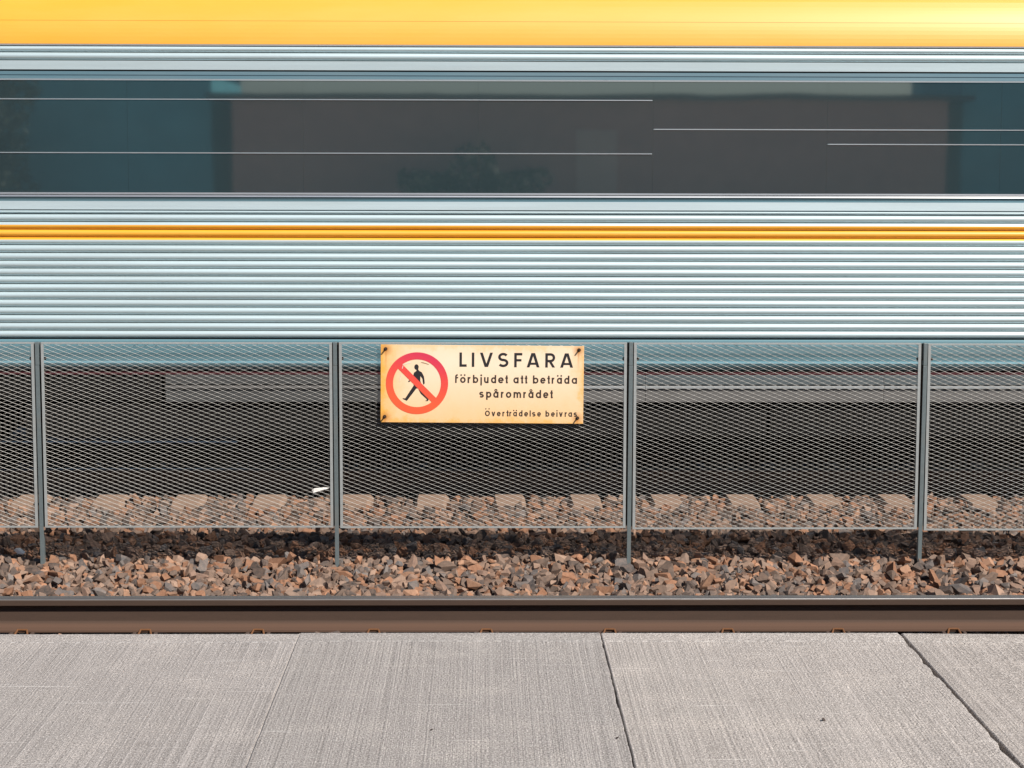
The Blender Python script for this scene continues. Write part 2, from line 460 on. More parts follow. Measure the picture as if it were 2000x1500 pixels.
sx = [-4.356, -3.15, -1.944, -0.738, 0.468, 1.674, 2.880, 4.086, 5.292]
slab_cfg = [(0,0,.003,.003,.001),(0,0,.003,.003,.001),(-0.0016,0.0002,.003,.0012,.0010),(0.0028,-0.0006,.0008,.0020,.003),
            (0.0012,-0.0012,.0012,.0050,.006),(-0.002,-0.009,.0055,.004,.002),(-0.012,0,.004,.004,.002),(0,0,.004,.004,.002)]
for i, (dz, tl, gl, gr, ro) in enumerate(slab_cfg):
    slab(sx[i], sx[i+1], dz, tl, gl, gr, ro, 40 + i, ((1.05, 1.045, 1.04, 1), (0.99, 0.99, 0.985, 1), (1.16, 1.145, 1.12, 1), (1.10, 1.08, 1.05, 1))[max(0, i - 2) % 4])
# pale mortar in the tight joint
mj = MB(); mj.box(-0.742, -0.734, 5.0, 7.64, 0.45, 0.6155)
mj.build('joint_mortar', [M['mortar']], plat_o)
for jx, jy0, jy1, jz in ((0.468, 5.0, 7.05, 0.606), (1.674, 5.0, 7.25, 0.592)):
    mj = MB(); mj.box(jx - 0.016, jx + 0.016, jy0, jy1, 0.45, jz); mj.build('joint_dirt', [M['dirt']], plat_o)

# ------------------------------------------------------------------ ballast
def ground_z(y):
    return np.interp(y, [7.6, 9.4, 10.4, 11.2, 12.15, 13.2, 13.95, 14.35, 18.2, 19.5], [0.0, 0.03, 0.03, 0.0, 0.0, -0.03, -0.06, -0.03, -0.03, -0.12])

bedv, bedf = [], []
yy = np.linspace(7.5, 21, 28)
for y in yy:
    for x in (-16, 16): bedv.append((x, y, float(ground_z(y)) - 0.045))
for i in range(len(yy) - 1): bedf.append((2*i, 2*i+1, 2*i+3, 2*i+2))
ballast = mesh_obj('ballast_bed', bedv, bedf, M['ground']); tag(ballast, kind='structure')

def stone_shapes(n, seed):
    """broken rock: a skewed block cut by a few random planes"""
    rs = np.random.default_rng(seed); out = []
    while len(out) < n:
        bm = bmesh.new(); bmesh.ops.create_cube(bm, size=1.7)
        sc_ = (1.0, rs.uniform(0.6, 0.9), rs.uniform(0.42, 0.75))
        sh = rs.normal(0, 0.28, (3, 3)); np.fill_diagonal(sh, 1.0)
        for v in bm.verts:
            p = sh @ np.array(v.co); v.co = (p[0] * sc_[0] + rs.normal(0, .1), p[1] * sc_[1] + rs.normal(0, .1), p[2] * sc_[2] + rs.normal(0, .1))
        for k in range(rs.integers(4, 8)):
            d = rs.normal(0, 1, 3); d /= np.linalg.norm(d)
            co = d * np.array(sc_) * rs.uniform(0.55, 0.85)
            r = bmesh.ops.bisect_plane(bm, geom=list(bm.verts) + list(bm.edges) + list(bm.faces), plane_co=co, plane_no=d, clear_outer=True)
            ed = [e for e in bm.edges if e.is_boundary]
            if ed: bmesh.ops.contextual_create(bm, geom=ed)
        vs = list(bm.verts)
        if len(vs) < 6: bm.free(); continue
        bm2 = bmesh.new()
        for v in vs: bm2.verts.new(v.co)
        bmesh.ops.convex_hull(bm2, input=list(bm2.verts))
        bmesh.ops.delete(bm2, geom=[v for v in bm2.verts if not v.link_faces], context='VERTS')
        bmesh.ops.remove_doubles(bm2, verts=list(bm2.verts), dist=0.06)
        bmesh.ops.triangulate(bm2, faces=list(bm2.faces)); bm2.verts.index_update()
        V = np.array([v.co[:] for v in bm2.verts]); F = np.array([[v.index for v in f.verts] for f in bm2.faces])
        V = V - V.mean(0); V *= 0.95 / np.percentile(np.linalg.norm(V, axis=1), 80)
        out.append((V, F)); bm.free(); bm2.free()
    return out
SHAPES = stone_shapes(60, 3)
PAL = np.array([(0.30,0.155,0.092),(0.34,0.20,0.13),(0.26,0.135,0.08),(0.285,0.20,0.152),(0.215,0.148,0.115),(0.165,0.125,0.102),
                (0.13,0.105,0.09),(0.095,0.083,0.077),(0.065,0.062,0.061),(0.115,0.118,0.122),(0.15,0.147,0.145),(0.235,0.175,0.14)])
PW = np.array([.12,.08,.08,.13,.12,.12,.10,.08,.05,.04,.04,.04]); PW = PW / PW.sum()

pts = []
def scatter(x0, x1, y0, y1, pitch, smin, smax, zj, lift):
    nx = int((x1 - x0) / pitch); ny = int((y1 - y0) / pitch)
    gx, gy = np.meshgrid(np.linspace(x0, x1, nx), np.linspace(y0, y1, ny))
    gx = gx.ravel() + rng.uniform(-.6, .6, gx.size) * pitch; gy = gy.ravel() + rng.uniform(-.6, .6, gy.size) * pitch
    s = smin + (smax - smin) * rng.beta(1.4, 2.6, gx.size)
    z = ground_z(gy) + lift + rng.normal(0, zj, gx.size) - 0.1 * (s - smin)
    return np.stack([gx, gy, z, s], 1)
near = scatter(-4.2, 4.4, 10.12, 12.5, 0.042, 0.020, 0.066, 0.010, -0.020)
near2 = scatter(-4.2, 4.4, 10.12, 12.5, 0.11, 0.030, 0.078, 0.012, 0.004)
mid = scatter(-4.6, 4.9, 12.5, 14.95, 0.050, 0.026, 0.068, 0.010, -0.018)
mid2 = scatter(-4.6, 4.9, 12.5, 14.95, 0.115, 0.034, 0.072, 0.011, 0.002)
far = scatter(-5.2, 5.6, 14.95, 18.6, 0.075, 0.035, 0.065, 0.012, -0.015)
wide = np.concatenate([scatter(-9, -4.2, 10.1, 15.0, 0.085, 0.04, 0.07, 0.012, -0.015), scatter(4.4, 9, 10.1, 15.0, 0.085, 0.04, 0.07, 0.012, -0.015)])
front = scatter(-4.5, 4.5, 7.75, 9.86, 0.10, 0.04, 0.07, 0.012, -0.015)
ST = np.concatenate([near, near2, mid, mid2, far, wide, front])
N = len(ST)
shape_id = rng.integers(0, len(SHAPES), N)
pal_id = rng.choice(len(PAL), N, p=PW)
PAL = (PAL * 0.97 + PAL.mean(1, keepdims=True) * 0.03) * 0.97
tint = PAL[pal_id] * rng.uniform(0.88, 1.35, (N, 1))
rot = np.stack([rng.normal(0, 0.55, N), rng.normal(0, 0.55, N), rng.uniform(0, 2 * np.pi, N)], 1)
# sleepers of the far track keep their tops clear
SLX = [-4.06, -3.44, -2.835, -2.243, -1.638, -0.98, -0.405, 0.19, 0.766, 1.381, 1.958, 2.575, 3.134, 3.771, 4.38, 4.99]
clear = np.ones(N, bool)
for s_ in SLX:
    clear &= ~((np.abs(ST[:, 0] - s_) < 0.135 + 0.25 * ST[:, 3]) & (ST[:, 1] > 14.33) & (ST[:, 2] > -0.075))
PXS = [-4.61, -2.776, -0.926, 0.912, 2.753, 4.59]
for s_ in PXS:
    clear &= ~((np.abs(ST[:, 0] - s_) < 0.03) & (np.abs(ST[:, 1] - 12.06) < 0.06) & (ST[:, 2] > -0.01))
tint = tint * np.where(ST[:, 1] > 12.6, 0.72, 1.0)[:, None]        # ballast well behind the fence is tinted darker
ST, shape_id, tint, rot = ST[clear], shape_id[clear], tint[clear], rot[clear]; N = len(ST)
# the 300 that show largest: front strip behind the rail, lying on top
inview = (np.abs(ST[:, 0] - 0.2) < 2.95) & (ST[:, 1] > 11.12) & (ST[:, 1] < 12.05) & (ST[:, 2] > -0.016)
score = np.where(inview, ST[:, 3] / ST[:, 1] * (1 + 6 * (ST[:, 2] + 0.02)), -1)
big = np.argsort(-score)[:300]
isbig = np.zeros(N, bool); isbig[big] = True

def rotmats(r):
    cx, sx_ = np.cos(r[:, 0]), np.sin(r[:, 0]); cy, sy = np.cos(r[:, 1]), np.sin(r[:, 1]); cz, sz = np.cos(r[:, 2]), np.sin(r[:, 2])
    Rm = np.empty((len(r), 3, 3))
    Rm[:, 0, 0] = cz*cy; Rm[:, 0, 1] = cz*sy*sx_ - sz*cx; Rm[:, 0, 2] = cz*sy*cx + sz*sx_
    Rm[:, 1, 0] = sz*cy; Rm[:, 1, 1] = sz*sy*sx_ + cz*cx; Rm[:, 1, 2] = sz*sy*cx - cz*sx_
    Rm[:, 2, 0] = -sy;   Rm[:, 2, 1] = cy*sx_;            Rm[:, 2, 2] = cy*cx
    return Rm
RM = rotmats(rot)
VV, FF, CC = [], [], []; base = 0
for k, (sv, sf) in enumerate(SHAPES):
    idx = np.where((shape_id == k) & ~isbig)[0]
    if not len(idx): continue
    w = np.einsum('nij,vj->nvi', RM[idx], sv) * ST[idx, 3][:, None, None] * 0.92 + ST[idx, :3][:, None, :]
    nv = len(sv)
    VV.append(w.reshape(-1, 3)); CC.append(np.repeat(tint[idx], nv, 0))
    FF.append((sf[None] + (base + np.arange(len(idx)) * nv)[:, None, None]).reshape(-1, 3)); base += nv * len(idx)
VV = np.concatenate(VV); FF = np.concatenate(FF); CC = np.concatenate(CC)
def tri_mesh(name, v, f, c=None):
    me = bpy.data.meshes.new(name)
    me.vertices.add(len(v)); me.vertices.foreach_set('co', v.astype(np.float32).ravel())
    me.loops.add(len(f) * 3); me.loops.foreach_set('vertex_index', f.astype(np.int32).ravel())
    me.polygons.add(len(f)); me.polygons.foreach_set('loop_start', np.arange(0, len(f) * 3, 3, dtype=np.int32))
    me.polygons.foreach_set('use_smooth', np.zeros(len(f), dtype=bool))
    me.update(calc_edges=True)
    if c is not None:
        at = me.attributes.new('tint', 'FLOAT_COLOR', 'POINT')
        at.data.foreach_set('color', np.concatenate([c, np.ones((len(c), 1))], 1).astype(np.float32).ravel())
    return me
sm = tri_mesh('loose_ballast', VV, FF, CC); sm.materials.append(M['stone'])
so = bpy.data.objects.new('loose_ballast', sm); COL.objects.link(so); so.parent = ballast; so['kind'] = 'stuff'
cache = {}
for i in big:
    key = (int(shape_id[i]) % 24, int(i) % 12)
    if key not in cache:
        sv, sf = SHAPES[key[0]]
        me = tri_mesh('stone', sv * 0.92, sf, np.repeat(PAL[key[1]][None], len(sv), 0)); me.materials.append(M['stone']); cache[key] = me
    s = float(ST[i, 3])
    inst(cache[key], 'stone', ST[i, :3], ballast, tuple(rot[i]), (s, s, s))

# ------------------------------------------------------------------ running rails
def rail_profile(yc, z0):
    h = [(0.075,0.0),(0.075,0.010),(0.040,0.019),(0.018,0.030),(0.0075,0.046),(0.0062,0.085),(0.0062,0.118),(0.009,0.125),(0.040,0.134),(0.0402,0.160),(0.0365,0.1675),(0.027,0.1705),(0.014,0.172)]
    left = [(yc - a, z0 + b) for a, b in h]; right = [(yc + a, z0 + b) for a, b in reversed(h)]
    return left + right
def rail(name, yc, z0, label):
    m = MB(); m.extrude_x(rail_profile(yc, z0)[::-1], -30, 30, closed=True, caps=True, nx=1)
    o = m.build(name, [M['rail']], loc=(0, yc, z0)); tag(o, label, 'rail')
    return o
rail1 = rail('running_rail', 10.006, 0.073, 'rusty running rail with polished top just beyond the platform edge')
rail_m = rail1.data

# rail fasteners along the near rail
fx = [-3.63, -3.02, -2.403, -1.764, -1.177, -0.576, 0.012, 0.656, 1.273, 1.852, 2.458, 3.07, 3.69]
proto = None
def fastener_meshes():
    y0, z0 = 9.925, 0.046
    sh = MB()                                        # cast shoulders either side of the clip
    sh.cbox(-0.009, 0.009, y0 - 0.035, y0 + 0.008, z0 - 0.02, z0 + 0.029, 0.004)
    bp = MB(); bp.cbox(-0.09, 0.09, y0 - 0.06, y0 + 0.012, z0 - 0.045, z0 - 0.008, 0.004)
    cl = MB()                                        # bent spring clip: splayed legs, flat top
    path = [(-0.040, y0 - 0.045, z0 + 0.0), (-0.033, y0 - 0.02, z0 + 0.022), (-0.024, y0 + 0.004, z0 + 0.041), (0.024, y0 + 0.004, z0 + 0.041), (0.033, y0 - 0.02, z0 + 0.022), (0.040, y0 - 0.045, z0 + 0.0)]
    for a, b in zip(path[:-1], path[1:]): cl.cyl(a, b, 0.0055, 8)
    tn = MB(); tn.cbox(-0.02, 0.02, y0 + 0.010, y0 + 0.018, z0 - 0.005, z0 + 0.034, 0.003)
    return sh, bp, cl, tn
FM = None
for k, x in enumerate(fx):
    if FM is None:
        sh, bp, cl, tn = fastener_meshes()
        b = bp.build('fastener', [M['clipdark']], rail1, loc=(0, 9.925, 0.073))
        s1 = sh.build('shoulder', [M['clipdark']], b); s1.location.x = -0.055; s2_ = bpy.data.objects.new('shoulder', s1.data); COL.objects.link(s2_); s2_.parent = b; s2_.location.x = 0.055; c1 = cl.build('clip', [M['clip']], b); t1 = tn.build('insulator', [M['gasket']], b)
        FM = (b.data, s1.data, c1.data, t1.data)
        WL[b.name] = Vector((x, 9.925, 0.073)); b.location = Vector((x, 9.925, 0.073)) - wl(rail1)
    else:
        b = inst(FM[0], 'fastener', (x, 9.925, 0.073), rail1, rot=(0, 0, random.uniform(-.05, .05)))
        for nm, d, ox in (('shoulder', FM[1], -0.055), ('shoulder', FM[1], 0.055), ('clip', FM[2], 0), ('insulator', FM[3], 0)):
            c = bpy.data.objects.new(nm, d); COL.objects.link(c); c.parent = b; c.location.x = ox

# ------------------------------------------------------------------ far track: sleepers and rails
def sleeper_mesh():
    bm = bmesh.new()
    secs = [(0.0, 0.105, 0.155, -0.012), (0.09, 0.112, 0.155, 0.0), (0.45, 0.115, 0.155, 0.002), (0.95, 0.105, 0.145, -0.02), (1.25, 0.10, 0.14, -0.03), (1.55, 0.105, 0.145, -0.02), (2.05, 0.115, 0.155, 0.002), (2.41, 0.112, 0.155, 0.0), (2.5, 0.105, 0.155, -0.012)]
    rings = []
    for y, tw, bw, zt in secs:
        rings.append([bm.verts.new(p) for p in ((-bw, y - (0.03 if y == 0 else 0), -0.16), (-tw - 0.012, y, zt - 0.03), (-tw + 0.012, y + 0.0, zt), (tw - 0.012, y, zt), (tw + 0.012, y, zt - 0.03), (bw, y - (0.03 if y == 0 else 0), -0.16))])
    for a, b in zip(rings[:-1], rings[1:]):
        for i in range(5): bm.faces.new((a[i], a[i+1], b[i+1], b[i]))
    bm.faces.new(rings[0][::-1]); bm.faces.new(rings[-1])
    bmesh.ops.recalc_face_normals(bm, faces=list(bm.faces))
    me = bpy.data.meshes.new('concrete_sleeper'); bm.to_mesh(me); bm.free(); me.materials.append(M['sleeper']); return me
slm = sleeper_mesh()
ords = ['first', 'second', 'third', 'fourth', 'fifth', 'sixth', 'seventh', 'eighth', 'ninth', 'tenth', 'eleventh', 'twelfth', 'thirteenth']
vis = [x for x in SLX if -3.6 < x < 4.0]
for x in SLX:
    o = inst(slm, 'concrete_sleeper', (x, 14.36 + random.uniform(-.02, .02), 0.0), rot=(0, 0, random.uniform(-.02, .02)))
    if x in vis:
        lab = f'dusty concrete sleeper end under the train, {ords[vis.index(x)]} from the left seen through the mesh'
    else:
        lab = 'dusty concrete sleeper under the train, ' + ('next' if x in (-4.06, 4.38) else 'two') + ' past the ' + ('leftmost' if x < 0 else 'rightmost') + ' one in view'
    tag(o, lab, 'sleeper', 'sleepers of the far track')
for yc, lab in ((14.86, 'rusty rail in the dark under the near side of the train'), (16.365, 'rusty rail in the dark under the far side of the train')):
    o = inst(rail_m, 'running_rail', (0, yc, 0.012)); tag(o, lab, 'rail')

# ------------------------------------------------------------------ train
TY, TC = 14.2, 15.62
X0, X1 = -9.2, 17.4
train = empty('passenger_train', (0, TC, 0.184))
tag(train, 'long stainless steel passenger train coach with corrugated sides, yellow roof band and dark ribbon windows', 'train')

def Z(y):     # height of the side features, read off as rows and converted once to metres
    tab = [(0,3.6979),(88,3.3772),(139,3.1906),(195,2.9851),(300,2.5981),(394,2.2496),(470,1.9665),(646,1.3062),(724,1.0114),(787,0.7724)]
    return float(np.interp(y, [a for a, b in tab], [b for a, b in tab]))

# core body shell behind everything (roof, floor, ends)
roofp = []
for k in range(13):
    a = k / 12 * math.pi / 2
    roofp.append((TC - 1.30 * math.cos(a) ** 0.75, 3.66 + 0.62 * math.sin(a)))
side_near = [(TY + 0.02, 1.215), (TY + 0.02, 3.36), (TY + 0.045, 3.50)]
near_half = side_near + roofp
prof = near_half + [(2 * TC - y, z) for y, z in reversed(near_half[:-1])]
b = MB(); b.extrude_x(prof[::-1], X0, X1, closed=True, caps=True)
body = b.build('body_shell', [M['flat_steel']], train)

# yellow roof band: lower panel (tumbles inward), lap seam, upper panel
zc = [3.3772, 3.40, 3.43, 3.46, 3.49, 3.515, 3.5455]
def yroof(z):
    t = (z - 3.3772)
    return TY - 0.006 + 0.05 * t + 0.88 * t * t
p1 = [(yroof(z), z) for z in zc]
p1 = [(TY + 0.03, 3.3772)] + p1 + [(yroof(3.5455) + 0.012, 3.5465)]
r1 = MB(); r1.extrude_x(p1[::-1], X0, X1); r1.build('roof_panel', [M['yellow']], train)
zc2 = list(np.linspace(3.5475, 3.66, 6)) + list(np.linspace(3.70, 4.00, 10))
p2 = [(yroof(3.5475) + 0.02, 3.5475)] + [(yroof(z) + 0.004 + max(0, z - 3.70) ** 2 * 2.4, z) for z in zc2]
r2 = MB(); r2.extrude_x(p2[::-1], X0, X1); r2.build('roof_panel', [M['yellow']], train)

side = MB(); side.extrude_x([(TY + 0.012, 1.20), (TY + 0.012, 2.19)][::-1], X0, X1); 
side_o = side.build('side_panel', [M['seam']], train)

def rib_profile(za, zb, depth=0.012, groove=0.0066):
    """convex pressed bead between two grooves (za low, zb high)"""
    h = zb - za; z0, z1 = za + groove, zb - groove
    pts_ = [(TY + 0.011, za + groove * 0.35), (TY + 0.006, z0 - 0.0015)]
    n = 10
    for i in range(n + 1):
        t = i / n
        s = math.sin(math.pi * t)
        pts_.append((TY + 0.004 - depth * (s ** 0.6), z0 + (z1 - z0) * t))
    pts_ += [(TY + 0.006, z1 + 0.0015), (TY + 0.011, zb - groove * 0.35)]
    return pts_
def add_rib(za, zb):
    pr = rib_profile(za, zb)
    mats = [1 if (Z(470) < (pr[i][1] + pr[i+1][1]) / 2 < Z(441)) else 0 for i in range(len(pr) - 1)]
    pr = pr[::-1]; mats = mats[::-1]
    m = MB(); m.extrude_x(pr, X0, X1, mats=mats)
    m.build('rib', [M['steel'], M['yellow']], side_o, smooth=True)
grooves = [419 + 15.13 * k for k in range(17)]
add_rib(Z(419), Z(411))
for a, c in zip(grooves[:-1], grooves[1:]): add_rib(Z(c), Z(a))
side = MB(); side.extrude_x([(TY + 0.012, 3.245), (TY + 0.012, 3.374)][::-1], X0, X1)
side_o = side.build('side_panel', [M['seam']], train)
add_rib(Z(104), Z(91)); add_rib(Z(119.5), Z(104))

def strip(name, ya, yb, y_a, y_b, mat, parent=train, dy=0.0, x0=X0, x1=X1):
    """flat strip from row ya (top) to row yb; y_a / y_b = offset from the side plane at its top / bottom"""
    m = MB()
    za, zb = Z(ya), Z(yb)
    m.extrude_x([(TY + y_b + 0.02, zb), (TY + y_b, zb), (TY + y_a, za), (TY + y_a + 0.02, za)][::-1], x0, x1)
    return m.build(name, [mat], parent)
strip('waist_strip', 394.3, 410.5, 0.0, -0.003, M['flat_steel'])
strip('cant_strip', 120.5, 138, -0.002, 0.001, M['flat_steel'])
strip('roof_trim', 88.2, 91.2, -0.006, -0.004, M['bright'])
strip('drip_seam', 138.2, 141, 0.016, 0.016, M['seam'])
strip('window_head', 141.2, 148, 0.004, 0.002, M['frame_steel'])
strip('window_head', 148.3, 155.5, 0.007, 0.005, M['frame_steel'])
strip('window_trim', 155.8, 158.8, -0.002, -0.002, M['bright'])
strip('window_sill', 377.2, 380.6, 0.004, -0.008, M['bright'])
strip('window_sill', 381, 385.5, 0.001, -0.006, M['bright'])
strip('sill_apron', 385.8, 394, -0.002, 0.014, M['frame_steel'])

# ribbon windows: flush panes with narrow rubber joints
gk = MB(); gk.extrude_x([(TY + 0.016, Z(378)), (TY + 0.016, Z(158))][::-1], X0 + 0.8, X1 - 0.8)
gk.build('window_gasket', [M['gasket']], train)
px = X0 + 0.9
edges = [1.225 + 1.27 * k for k in range(-8, 13)]
for a, c in zip(edges[:-1], edges[1:]):
    m = MB(); m.cbox(a + 0.0004, c - 0.0004, TY + 0.004, TY + 0.015, Z(377.4), Z(158.6), 0.0004)
    pane = m.build('window_pane', [M['glass']], train)
# slim bright glazing bars, each set ending at a pane edge
for row, xa, xb, ta, tb in ((195.5, X0 + 1.0, 1.223, 0.01, 0.01), (300, X0 + 1.0, 1.223, 0.01, 0.01), (252, 1.227, X1 - 1.0, 0.01, 0.01), (280.5, 2.497, X1 - 1.0, 0.01, 0.01)):
    q = MB(); vs = []
    for x, k in ((xa, 0.06), (xa + ta, 1.0), (xb - tb, 1.0), (xb, 0.06)):
        zc_ = Z(row); h_ = (Z(row - 1.1) - Z(row + 1.1)) / 2 * k
        vs += [(x, TY + 0.0038, zc_ - h_), (x, TY + 0.0038 - 0.005 * k, zc_ - h_ * .8), (x, TY + 0.0038 - 0.005 * k, zc_ + h_ * .8), (x, TY + 0.0038, zc_ + h_)]
    fs = []
    for e_ in range(3):
        for i_ in range(3): a_ = e_ * 4 + i_; fs.append((a_, a_ + 4, a_ + 5, a_ + 1))
    q.add(vs, fs); q.build('glazing_bar', [M['bright']], train)

# skirt below the ribs
sk = [(0.006, 663.3), (-0.004, 666), (-0.006, 676), (0.002, 690), (0.012, 697.5), (0.018, 706), (0.006, 708), (0.004, 710), (0.016, 716), (0.05, 724), (0.14, 726)]
m = MB(); m.extrude_x([(TY + d, Z(r)) for d, r in sk], X0, X1); m.build('skirt', [M['shaded_steel']], train)
m = MB(); m.box(X0, X1, TY + 0.055, TY + 0.12, Z(733), Z(728)); m.build('sole_bar_line', [M['red']], train, smooth=False)
m = MB(); m.box(X0, X1, TY + 0.16, 2 * TC - TY - 0.16, 1.0, 1.2); m.build('floor', [M['under']], train)

# underfloor equipment cases
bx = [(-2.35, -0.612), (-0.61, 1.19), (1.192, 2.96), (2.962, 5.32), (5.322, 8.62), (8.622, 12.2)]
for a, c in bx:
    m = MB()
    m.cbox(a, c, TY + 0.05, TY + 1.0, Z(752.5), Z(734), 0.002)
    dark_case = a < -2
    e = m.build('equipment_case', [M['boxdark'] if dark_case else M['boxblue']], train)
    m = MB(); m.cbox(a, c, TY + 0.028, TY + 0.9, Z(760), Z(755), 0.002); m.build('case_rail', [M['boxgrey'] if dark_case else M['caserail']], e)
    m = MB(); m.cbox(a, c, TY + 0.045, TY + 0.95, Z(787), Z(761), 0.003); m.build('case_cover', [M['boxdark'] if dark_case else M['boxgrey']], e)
m = MB(); m.box(-1.9, 12.0, TY + 0.62, 2 * TC - TY - 0.55, 0.34, 0.99); m.build('underframe_light_block', [M['under']], train)  # black central box, shaped to block light from the far side
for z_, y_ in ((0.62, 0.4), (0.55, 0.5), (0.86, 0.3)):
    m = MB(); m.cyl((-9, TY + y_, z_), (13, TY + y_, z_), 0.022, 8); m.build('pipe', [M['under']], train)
m = MB(); m.cbox(X0, -2.38, TY + 0.07, TY + 0.5, 0.78, 0.975, 0.01); m.build('sun_block_valance', [M['under']], train)  # black panel added to stop sun slipping in under the skirt
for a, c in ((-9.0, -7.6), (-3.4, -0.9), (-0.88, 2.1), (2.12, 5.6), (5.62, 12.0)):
    m = MB(); m.cbox(a, c, TY + 0.10, TY + 0.62, 0.50, 0.768, 0.02); m.build('sun_block_box', [M['under']], train)  # black boxes added to keep sun off the rail and ballast behind
def bogie(xc):
    f = MB(); f.cbox(xc - 1.75, xc + 1.75, TY + 0.28, TY + 0.44, 0.52, 0.78, 0.03); f.cbox(xc - 0.5, xc + 0.5, TY + 0.2, TY + 0.5, 0.42, 0.98, 0.03)
    f.cbox(xc - 1.7, xc + 1.7, 2*TC - TY - 0.44, 2*TC - TY - 0.28, 0.52, 0.78, 0.03); f.cbox(xc - 0.4, xc + 0.4, TY + 0.4, 2*TC - TY - 0.4, 0.45, 0.7, 0.02)
    bo = f.build('bogie', [M['under']], train)
    for s in (-1.3, 1.3):
        for yc in (14.80, 16.36):
            w = MB(); w.cyl((xc + s, yc, 0.644), (xc + s, yc + 0.13, 0.644), 0.46, 40); w.cyl((xc + s, yc + (0.13 if yc < 15.6 else -0.03), 0.644), (xc + s, yc + (0.16 if yc < 15.6 else 0.0), 0.644), 0.485, 40)
            w.build('wheel', [M['under']], bo)
        w = MB(); w.cyl((xc + s, TY + 0.2, 0.644), (xc + s, 2*TC - TY - 0.2, 0.644), 0.085, 16); w.build('axle', [M['under']], bo)
        w = MB(); w.cbox(xc + s - 0.16, xc + s + 0.16, TY + 0.2, TY + 0.46, 0.5, 0.79, 0.03); w.build('axle_box', [M['under']], bo)
bogie(-5.6); bogie(14.0)

# ------------------------------------------------------------------ mesh fence between the tracks
FY = 12.06
fence = empty('mesh_fence', (0, FY, 0.0))
tag(fence, 'low galvanised fence of framed expanded metal panels standing in the ballast between the tracks', 'fence')
ptop = [1.4075, 1.4055, 1.407, 1.4085, 1.404, 1.400]
pbot = [0.2395, 0.2400, 0.2392, 0.232, 0.222, 0.215]

def post(x, zt, lean):
    m = MB()
    m.cbox(-0.0125, 0.0125, -0.024, -0.017, -0.22, 1.262, 0.0015)
    m.cbox(-0.004, 0.004, -0.0165, 0.018, -0.22, 1.262, 0.001)
    # gusset that deepens the stem near the ground
    g0 = [(0.0183, -0.22), (0.052, -0.22), (0.052, 0.15), (0.0183, 0.222)]
    m.add([(-0.004, y, z) for y, z in g0] + [(0.004, y, z) for y, z in g0], [(0,1,2,3), (7,6,5,4), (0,4,5,1), (1,5,6,2), (2,6,7,3), (3,7,4,0)])
    o = m.build('post', [M['post']], loc=(0, 0, 0))
    o.parent = fence; o.location = (x, 0, 0); o.rotation_euler = (0, lean, 0)
    WL[o.name] = Vector((0, 0, 0))
    c = MB(); c.cbox(-0.0118, 0.0118, -0.0232, 0.018, 1.2635, zt, 0.0015)
    co = c.build('post_cap', [M['post']], loc=(0, 0, 0)); co.parent = o
    k = MB(); k.box(-0.0235, 0.0235, 0.0185, 0.0225, 0.243, zt - 0.004)
    ko = k.build('clamp_bar', [M['bolt']], loc=(0, 0, 0)); ko.parent = o
    for zb in (1.303, 0.385):
        k = MB(); k.cyl((-0.052, 0.004, zb), (0.052, 0.004, zb), 0.0055, 10)
        for s in (-1, 1): k.cyl((s * 0.040, 0.004, zb), (s * 0.049, 0.004, zb), 0.0105, 6)
        for s in (-1, 1): k.cyl((s * 0.0135, 0.004, zb), (s * 0.0205, 0.004, zb), 0.0095, 6)
        ko = k.build('clamp_bolt', [M['bolt']], loc=(0, 0, 0)); ko.parent = o
    return o
leans = [0, -0.002, -0.003, 0.003, 0.005, 0]
for x, zt, ln in zip(PXS, ptop, leans): post(x, zt, ln)

def strand_mesh(w, h):
    """expanded metal sheet filling width w, height h (origin at lower left corner), tilted strands"""
    PX_, PZ = 0.0668, 0.0254
    V, F = [], []
    al = R(-8)                                       # strands stand edge-on, lip turned to the front
    def seg(a, b, wid, thk):
        ax, az = a; bx_, bz = b
        d = np.array([bx_ - ax, 0, bz - az]); L = np.linalg.norm(d); d /= L
        up = np.array([-d[2], 0, d[0]]);  up = up if up[2] > 0 else -up
        frontv = np.array([0, -1.0, 0])
        nrm = up * math.cos(al) + frontv * math.sin(al)          # face that looks up and out
        wid_v = -up * math.sin(al) + frontv * math.cos(al)
        base = len(V)
        for p in ((ax, az), (bx_, bz)):
            c = np.array([p[0], 0, p[1]])
            for sgn_n, sgn_w in ((1, 1), (1, -1), (-1, -1), (-1, 1)):
                V.append(c + nrm * thk * 0.5 * sgn_n + wid_v * wid * 0.5 * sgn_w)
        for i in range(4):
            F.append((base + i, base + (i + 1) % 4, base + 4 + (i + 1) % 4, base + 4 + i))
    nx = int(w / (PX_ / 2)); nz = int(h / (PZ / 2))
    sx_ = w / nx; sz_ = h / nz
    for j in range(nz):
        for i in range(nx):
            x_a, x_b = i * sx_, (i + 1) * sx_; z_a, z_b = j * sz_, (j + 1) * sz_
            if (i + j) % 2 == 0: seg((x_a, z_a), (x_b, z_b), 0.0100, 0.0004)      # rising strand
            else: seg((x_a, z_b), (x_b, z_a), 0.0135, 0.0013)                      # falling strand
            # knuckle where strands stay joined
            if (i + j) % 2 == 0 and i: seg((x_a - 0.006, z_a), (x_a + 0.006, z_a), 0.0135, 0.0014)
    V = [v + np.array([0, 0.004 * math.sin(v[0] * 5.1 + 1) * math.sin(v[2] * 4.3 + .4) + 0.0015 * math.sin(v[0] * 17 + v[2] * 9), 0]) for v in V]
    me = bpy.data.meshes.new('expanded_mesh'); me.from_pydata([tuple(v) for v in V], [], F); me.materials.append(M['mesh']); me.update()
    return me

